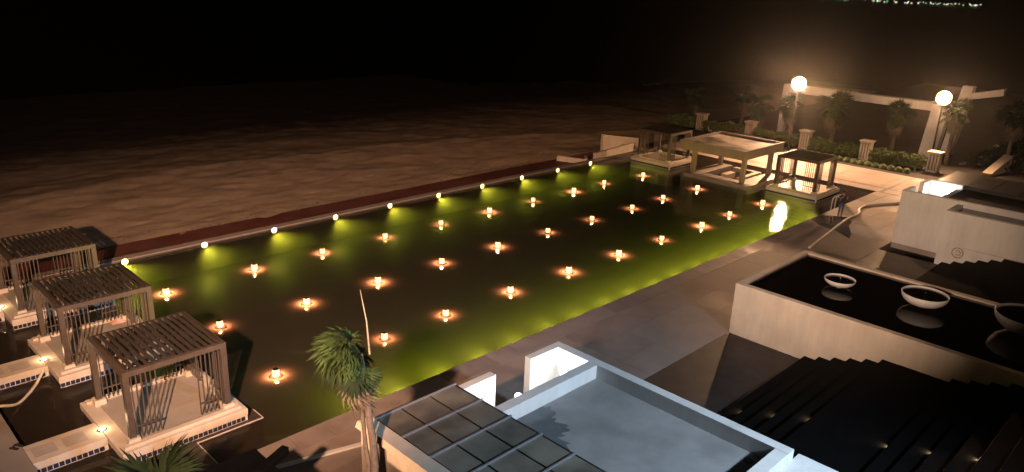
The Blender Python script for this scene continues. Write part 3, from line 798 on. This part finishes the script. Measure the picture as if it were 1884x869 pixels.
def palm(loc, h, label, n=36, nd=14, s=1., wind=None, windf=0., lean=(0, 0), seed=1, trunk_r=.13, stems=1, dark=False, group=None, spear=False, elr=(-.35, 1.35)):
    rr = random.Random(seed)
    t = thing('palm_tree', label, 'palm', loc, 0, group)
    top = Vector((lean[0], lean[1], h))
    for q in range(stems):
        off = Vector((.0, .0, 0)) if q == 0 else Vector((-.16, .12, 0))
        pts = []; rad = []
        hh = h if q == 0 else h*.93
        for k in range(15):
            u = k/14; p = off*(1-u*.5)+Vector((lean[0]*u*u, lean[1]*u*u, hh*u)); p += Vector((rr.uniform(-.015, .015), rr.uniform(-.015, .015), 0))
            pts.append(p); rad.append(trunk_r*(1.25-.45*u)*(1+.12*(k % 2))*(1 if q == 0 else .62))
        MB().tube(pts, rad, 10).build('trunk', 'bark', t, True)
    for k in range(n):
        az = rr.uniform(0, 6.283); el = rr.uniform(*elr)
        d = Vector((math.cos(az)*math.cos(el), math.sin(az)*math.cos(el), math.sin(el)))
        if wind is not None: d = (d+Vector(wind)*windf).normalized()
        q = d.to_track_quat('X', 'Z')
        me = (FAN[2] if (dark or rr.random() < .35) else FAN[rr.randint(0, 1)])
        o = link('frond', me, t, top+Vector((0, 0, .05))); o.rotation_euler = (q.to_matrix() @ Matrix.Rotation(rr.uniform(-.6, .6), 3, 'X')).to_euler()
        o.scale = (s*rr.uniform(.8, 1.15),)*3
    for k in range(nd):
        az = rr.uniform(0, 6.283); el = rr.uniform(-1.45, -.75)
        d = Vector((math.cos(az)*math.cos(el), math.sin(az)*math.cos(el), math.sin(el)))
        if wind is not None: d = (d+Vector(wind)*windf*.25).normalized()
        o = link('dead_frond', DEAD[k % 2], t, top-Vector((0, 0, rr.uniform(.05, .5)))); o.rotation_euler = d.to_track_quat('X', 'Z').to_euler(); o.scale = (s*rr.uniform(.8, 1.2),)*3
    if spear:
        MB().tube([top+Vector((.16, -.16, 0)), top+Vector((.14, -.10, .8)), top+Vector((.06, .0, 1.55))], [.022, .016, .005], 6).build('spear_leaf', 'leaf_spear', t)
    return t
palm((-3.05, -20.55, .1), 5.68, 'windblown fan palm with dead brown skirt in front of the pool house', 92, 70, .64, (-.85, .45, -.45), .95, (-.05, .62), 4, .085, 2, False, None, True)
palm((-6.9, -17.4, .1), 2.0, 'dark palm crown at the bottom edge before the nearest cabana', 46, 6, .95, None, 0, (0, 0), 9, .12, 1, True)
bpl = [((61, 11.0), 2.9, .85, 'small palm farthest left behind the hedge'), ((61.5, 5.75), 3.6, .7, 'slender palm left of the brightest floodlight'), ((61, 3.5), 2.8, .95, 'drooping palm behind the second slotted pillar'),
       ((61, .2), 3.2, .95, 'palm directly under the brightest floodlight'), ((60.5, -4.3), 3.7, 1.15, 'broad palm behind the third slotted pillar'), ((60.5, -9.8), 3.8, .9, 'palm in front of the white portal, left of the right floodlight'),
       ((60.9, -14.3), 4.6, .9, 'dark palm right behind the right floodlight'), ((64.5, -18.0), 4.6, 1.0, 'dark palm at the right under the portal arm')]
for k, ((x, y), h, s, lab) in enumerate(bpl):
    palm((x, y, .06), h, lab, 34, 16, s*1.12, (.2, .6, -.3), .45, (0, 0), 20+k, .15, 1, k > 5, 'palms behind the hedge', False, (-.95, 1.2))

# white portal
pt = thing('portal', 'large white portal frame with long beam behind the palms', 'portal')
box('beam', 'white_plaster', (63.2, -11.6, 4.25, 64.2, 2.5, 4.98), pt, .02)
MB().poly([(63.3,-11.2,.06),(64.3,-11.2,.06),(64.3,-12.6,.06),(63.3,-12.6,.06),(63.3,-11.6,4.9),(64.3,-11.6,4.9),(64.3,-13.0,4.9),(63.3,-13.0,4.9)],
          [(0,1,2,3),(7,6,5,4),(0,4,5,1),(1,5,6,2),(2,6,7,3),(3,7,4,0)]).build('leg', 'white_plaster', pt)
MB().poly([(66.2,-12.2,.06),(67.2,-12.2,.06),(67.2,-13.1,.06),(66.2,-13.1,.06),(66.2,-12.9,6.4),(67.2,-12.9,6.4),(67.2,-13.8,6.4),(66.2,-13.8,6.4)],
          [(0,1,2,3),(7,6,5,4),(0,4,5,1),(1,5,6,2),(2,6,7,3),(3,7,4,0)]).build('leg', 'white_plaster', pt)
MB().poly([(66.3,-13.4,5.2),(66.3,-13.4,5.75),(67.1,-13.4,5.75),(67.1,-13.4,5.2),(66.3,-16.2,5.9),(66.3,-16.2,6.5),(67.1,-16.2,6.5),(67.1,-16.2,5.9)],
          [(0,1,2,3),(7,6,5,4),(0,4,5,1),(1,5,6,2),(2,6,7,3),(3,7,4,0)]).build('arm', 'white_plaster', pt)
box('leg', 'white_plaster', (63.4, 2.0, .06, 64.0, 2.6, 4.25), pt)
# cream ramp wall in the garden
tag(MB().poly([(59.4,-17.5,.06),(59.4,-18.2,.06),(63.6,-18.6,.06),(63.6,-17.9,.06),(59.4,-17.5,.3),(59.4,-18.2,.3),(63.6,-18.6,1.35),(63.6,-17.9,1.35)],
          [(0,1,2,3),(7,6,5,4),(0,4,5,1),(1,5,6,2),(2,6,7,3),(3,7,4,0)]).build('ramp_wall', 'cream'), 'cream wedge shaped wall in the dark garden at right', 'wall')
MB().prism([(62.5,-14.9),(62.5,-15.2),(80,-17.6),(80,-17.2)], .06, .2).build('garden_kerb', 'kerb_stone', gd)
rr = random.Random(11)
gl = MB()
for k in range(110):
    x, y, s = rr.uniform(62, 84), rr.uniform(-30, -14.8), rr.uniform(.12, .5)
    for q in range(1):
        pts = []
        for a in range(7):
            for c in (-.2, .55): pts.append((x+s*rr.uniform(.6, 1.1)*math.cos(a*.9)*(1 if c < 0 else .6), y+s*rr.uniform(.6, 1.1)*math.sin(a*.9)*(1 if c < 0 else .6), .06+s*c+s*.3))
        fcs = [(2*a, 2*((a+1) % 7), 2*((a+1) % 7)+1, 2*a+1) for a in range(7)]+[tuple(2*a+1 for a in range(7))]
        gl.poly(pts, fcs)
t = gl.build('rubble', 'rock'); t['kind'] = 'stuff'; t['label'] = 'grey rubble and rocks strewn over the dark garden at right'; t['category'] = 'rubble'
gp = MB(); leaf_mass(gp, 62, 84, -28, -15.5, .06, .7, 5000, .4, 77)
t = gp.build('ground_cover', 'leaf_dark'); t['kind'] = 'stuff'; t['label'] = 'low dark ground cover plants in the garden at right'; t['category'] = 'plants'

# ================================================================== PERSON, LADDER, HOSES, SMALL THINGS
def person(loc, rz):
    t = thing('person', 'person in dark shirt and blue jeans holding a phone up by the ladder', 'person', loc, rz)
    V = []; E = []; Rd = []
    def add(p, r, par=None):
        V.append(p); Rd.append(r)
        if par is not None: E.append((par, len(V)-1))
        return len(V)-1
    # facing +Y
    pel = add((0, 0, .95), .145)
    wa = add((0, .01, 1.10), .125, pel); ch = add((0, .0, 1.30), .15, wa); sh = add((0, -.01, 1.42), .11, ch); nk = add((0, .0, 1.50), .055, sh)
    hd0 = add((0, .015, 1.58), .078, nk); hd1 = add((0, .02, 1.66), .092, hd0); add((0, .01, 1.73), .065, hd1)
    for s in (-1, 1):
        hp = add((s*.10, 0, .90), .095, pel); kn = add((s*.11, .02, .50), .062, hp); cf = add((s*.112, -.01, .34), .057, kn); an = add((s*.115, -.02, .09), .042, cf)
        he = add((s*.118, -.01, .045), .042, an); add((s*.135, .17, .03), .032, he)
    def arm(s, el, wr, tips):
        a = add((s*.17, -.01, 1.41), .062, sh); e = add(el, .045, a); wv = add(wr, .030, e)
        d = (Vector(wr)-Vector(el)).normalized(); palm_ = Vector(wr)+d*.06
        pl = add(tuple(palm_), .034, wv)
        side = Vector((0, 0, 1)).cross(d).normalized() if abs(d.z) < .9 else Vector((0, 1, 0))
        for q, L in ((-1.5, .055), (-.5, .07), (.5, .075), (1.5, .065)):
            k1 = add(tuple(palm_+side*q*.019+d*.04), .0095, pl); add(tuple(palm_+side*q*.02+d*(.04+L)+Vector(tips)*.02), .008, k1)
        k1 = add(tuple(palm_+side*s*-.045+d*.005), .010, pl); add(tuple(palm_+side*s*-.055+d*.045), .009, k1)
    arm(1, (.30, .05, 1.20), (.17, .25, 1.42), (0, 1, 0))
    arm(-1, (-.29, .06, 1.21), (-.13, .26, 1.41), (0, 1, 0))
    me = bpy.data.meshes.new('body'); me.from_pydata(V, E, [])
    o = bpy.data.objects.new('body_source', me); col.objects.link(o)
    sk = o.modifiers.new('skin', 'SKIN'); o.modifiers.new('sub', 'SUBSURF').levels = 1
    sv = me.skin_vertices[0].data
    for i, r in enumerate(Rd): sv[i].radius = (r, r)
    sv[0].use_root = True
    dg = bpy.context.evaluated_depsgraph_get(); m2 = bpy.data.meshes.new_from_object(o.evaluated_get(dg))
    bpy.data.objects.remove(o)
    m2.materials.clear()
    for k in ('jeans', 'shirt', 'skin', 'sole'): m2.materials.append(MATS[k])
    for pgn in m2.polygons:
        c = pgn.center
        pgn.use_smooth = True
        if c.z < .07: pgn.material_index = 3
        elif c.z < .97 : pgn.material_index = 0
        elif c.z > 1.495 or c.y > .12: pgn.material_index = 2
        else: pgn.material_index = 1
    b = link('body', m2, t)
    hb = MB()
    for j in range(7):
        for i in range(14): pass
    prof = [(.088, -.045), (.102, -.01), (.104, .03), (.09, .07), (.06, .10), (.02, .115)]
    h = MB().lathe(prof, 16, caps=True).build('hair', 'hair', t, True); h.location = (0, .002, 1.665)
    h.rotation_euler = (R(14), 0, 0)
    fe = MB(); fe.poly([(-.012, .105, 1.645), (.012, .105, 1.645), (0, .13, 1.625), (0, .11, 1.668)], [(0, 1, 2), (0, 2, 3), (2, 1, 3)]).build('nose', 'skin', t)
    for s in (-1, 1):
        MB().lathe([(.004, -.008), (.011, 0), (.004, .008)], 8, (s*.034, .103, 1.665)).build('eye', 'hair', t)
        MB().lathe([(.006, -.03), (.016, 0), (.006, .03)], 8, (s*.096, .015, 1.65)).build('ear', 'skin', t)
    MB().box(-.022, .100, 1.598, .022, .108, 1.606).build('mouth', 'pink_cloth', t)
    ph = thing('phone', 'dark phone held up by the person near the ladder', 'phone', loc, rz)
    MB().box(-.075, .335, 1.44, .075, .345, 1.52).build('case', 'dark_metal', ph)
    return t
person((37.05, -15.0, .114), R(-215))

# pool ladder
ld = thing('pool_ladder', 'shiny steel pool ladder beside the standing person', 'ladder', (38.4, -13.95, .1))
for s in (-.28, .28):
    pts = [(s, -.55, 0)]+[(s, -.28-.27*math.cos(a), .72+.34*math.sin(a)) for a in [math.pi*k/10 for k in range(11)]]+[(s, .0, -.9)]
    MB().tube(pts, .034, 8).build('rail', 'bright_steel', ld, True)
for k in range(3): MB().tube([(-.28, .0, -.25-.25*k), (.28, .0, -.25-.25*k)], .026, 8).build('rung', 'bright_steel', ld, True)
def smooth_path(P, n=10):
    P = [Vector(p) for p in P]; out = []
    for i in range(len(P)-1):
        p0, p1, p2, p3 = P[max(i-1, 0)], P[i], P[i+1], P[min(i+2, len(P)-1)]
        for k in range(n):
            t = k/n; out.append(.5*((2*p1)+(p2-p0)*t+(2*p0-5*p1+4*p2-p3)*t*t+(3*p1-p0-3*p2+p3)*t**3))
    return out+[P[-1]]
def hose(name, P, r, lab):
    o = MB().tube(smooth_path(P), r, 8).build(name, 'hose', None, True); tag(o, lab, 'hose', 'pool hoses')
hose('hose', [(44.1, -16.5, .19), (42.15, -15.5, .19), (40.9, -15.1, .19), (39.6, -15.25, .19), (38.6, -15.6, .19), (36.4, -15.65, .195), (32.6, -16.1, .19), (29.2, -16.55, .19)], .072, 'thick white hose lying across the deck past the person')
hose('hose', [(-8.4, -7.0, .52), (-8.0, -6.9, .46), (-7.4, -6.3, .05), (-6.75, -5.5, .03), (-6.3, -4.95, .25), (-6.12, -4.7, .47), (-5.95, -4.55, .47)], .05, 'pale hose hanging in the dark water between the left walkways')
sd = thing('sandals', 'pair of dark sandals lying on the left terrace edge', 'sandals', (-8.25, -9.75, .452), R(35))
for s in (0, .16):
    MB().prism([(s-.045, -.13), (s+.04, -.13), (s+.05, 0), (s+.045, .12), (s, .15), (s-.05, .12), (s-.04, 0)], 0, .025).build('sole', 'sole', sd)
    MB().tube([(s-.05, .02, .02), (s-.02, .04, .07), (s+.02, .04, .07), (s+.05, .02, .02)], .014, 6).build('strap', 'sole', sd)
tw = MB()
n = 10
for j in range(n+1):
    for i in range(n+1):
        u, v = i/n, j/n; tw.v.append((-.3+.6*u, -.22+.44*v, .10*math.sin(math.pi*u)*math.sin(math.pi*v)+.035*math.sin(9*u+5*v)*math.sin(math.pi*u)*math.sin(math.pi*v)))
for j in range(n):
    for i in range(n): a = j*(n+1)+i; tw.f.append((a, a+1, a+n+2, a+n+1))
t = tw.build('towel', 'pink_cloth', None, True); t.location = (-3.0, -2.75, .435)
tag(t, 'crumpled pinkish towel on the floor of the middle left cabana', 'towel')

# lights of the town across the bay
def city():
    rr = random.Random(5); a = MB(); g = MB(); wz = []
    D = 1950
    for k in range(95):
        u = rr.random(); ang = -0.330+.0  # placed below by azimuth
        az = R(44.4)-math.atan((552+u*300-0)/1480)
        x = -11.7+D*math.cos(az)*1.0; y = -33+D*math.sin(az)
        z = rr.uniform(.5, 4.5); r = rr.choice([.5, .6, .8, 1.0])
        m = g if (rr.random() < .5*(1-u)+.2) else a
        m.lathe([(r*.5, -r*.85), (r, 0), (r*.5, r*.85)], 6, (x, y, z))
    o = a.build('town_lights', 'city_white'); o['kind'] = 'stuff'; o['label'] = 'string of tiny white town lights across the dark bay'; o['category'] = 'lights'
    o = g.build('town_lights', 'city_green'); o['kind'] = 'stuff'; o['label'] = 'tiny green town lights across the dark bay'; o['category'] = 'lights'
city()

# ================================================================== haze volume, added for the glow around the lamps
hz = MB().box(-60, -50, -2.8, 140, 75, 15.5)
hm = bpy.data.materials.new('haze'); hm.use_nodes = True
n_ = hm.node_tree; n_.nodes.clear()
ho = n_.nodes.new('ShaderNodeOutputMaterial'); hv = n_.nodes.new('ShaderNodeVolumePrincipled')
hv.inputs['Color'].default_value = (.9, .87, .85, 1); hv.inputs['Density'].default_value = .00022; hv.inputs['Anisotropy'].default_value = .93
n_.links.new(hv.outputs[0], ho.inputs['Volume']); MATS['haze'] = hm
hzo = hz.build('haze', 'haze'); hzo['kind'] = 'stuff'
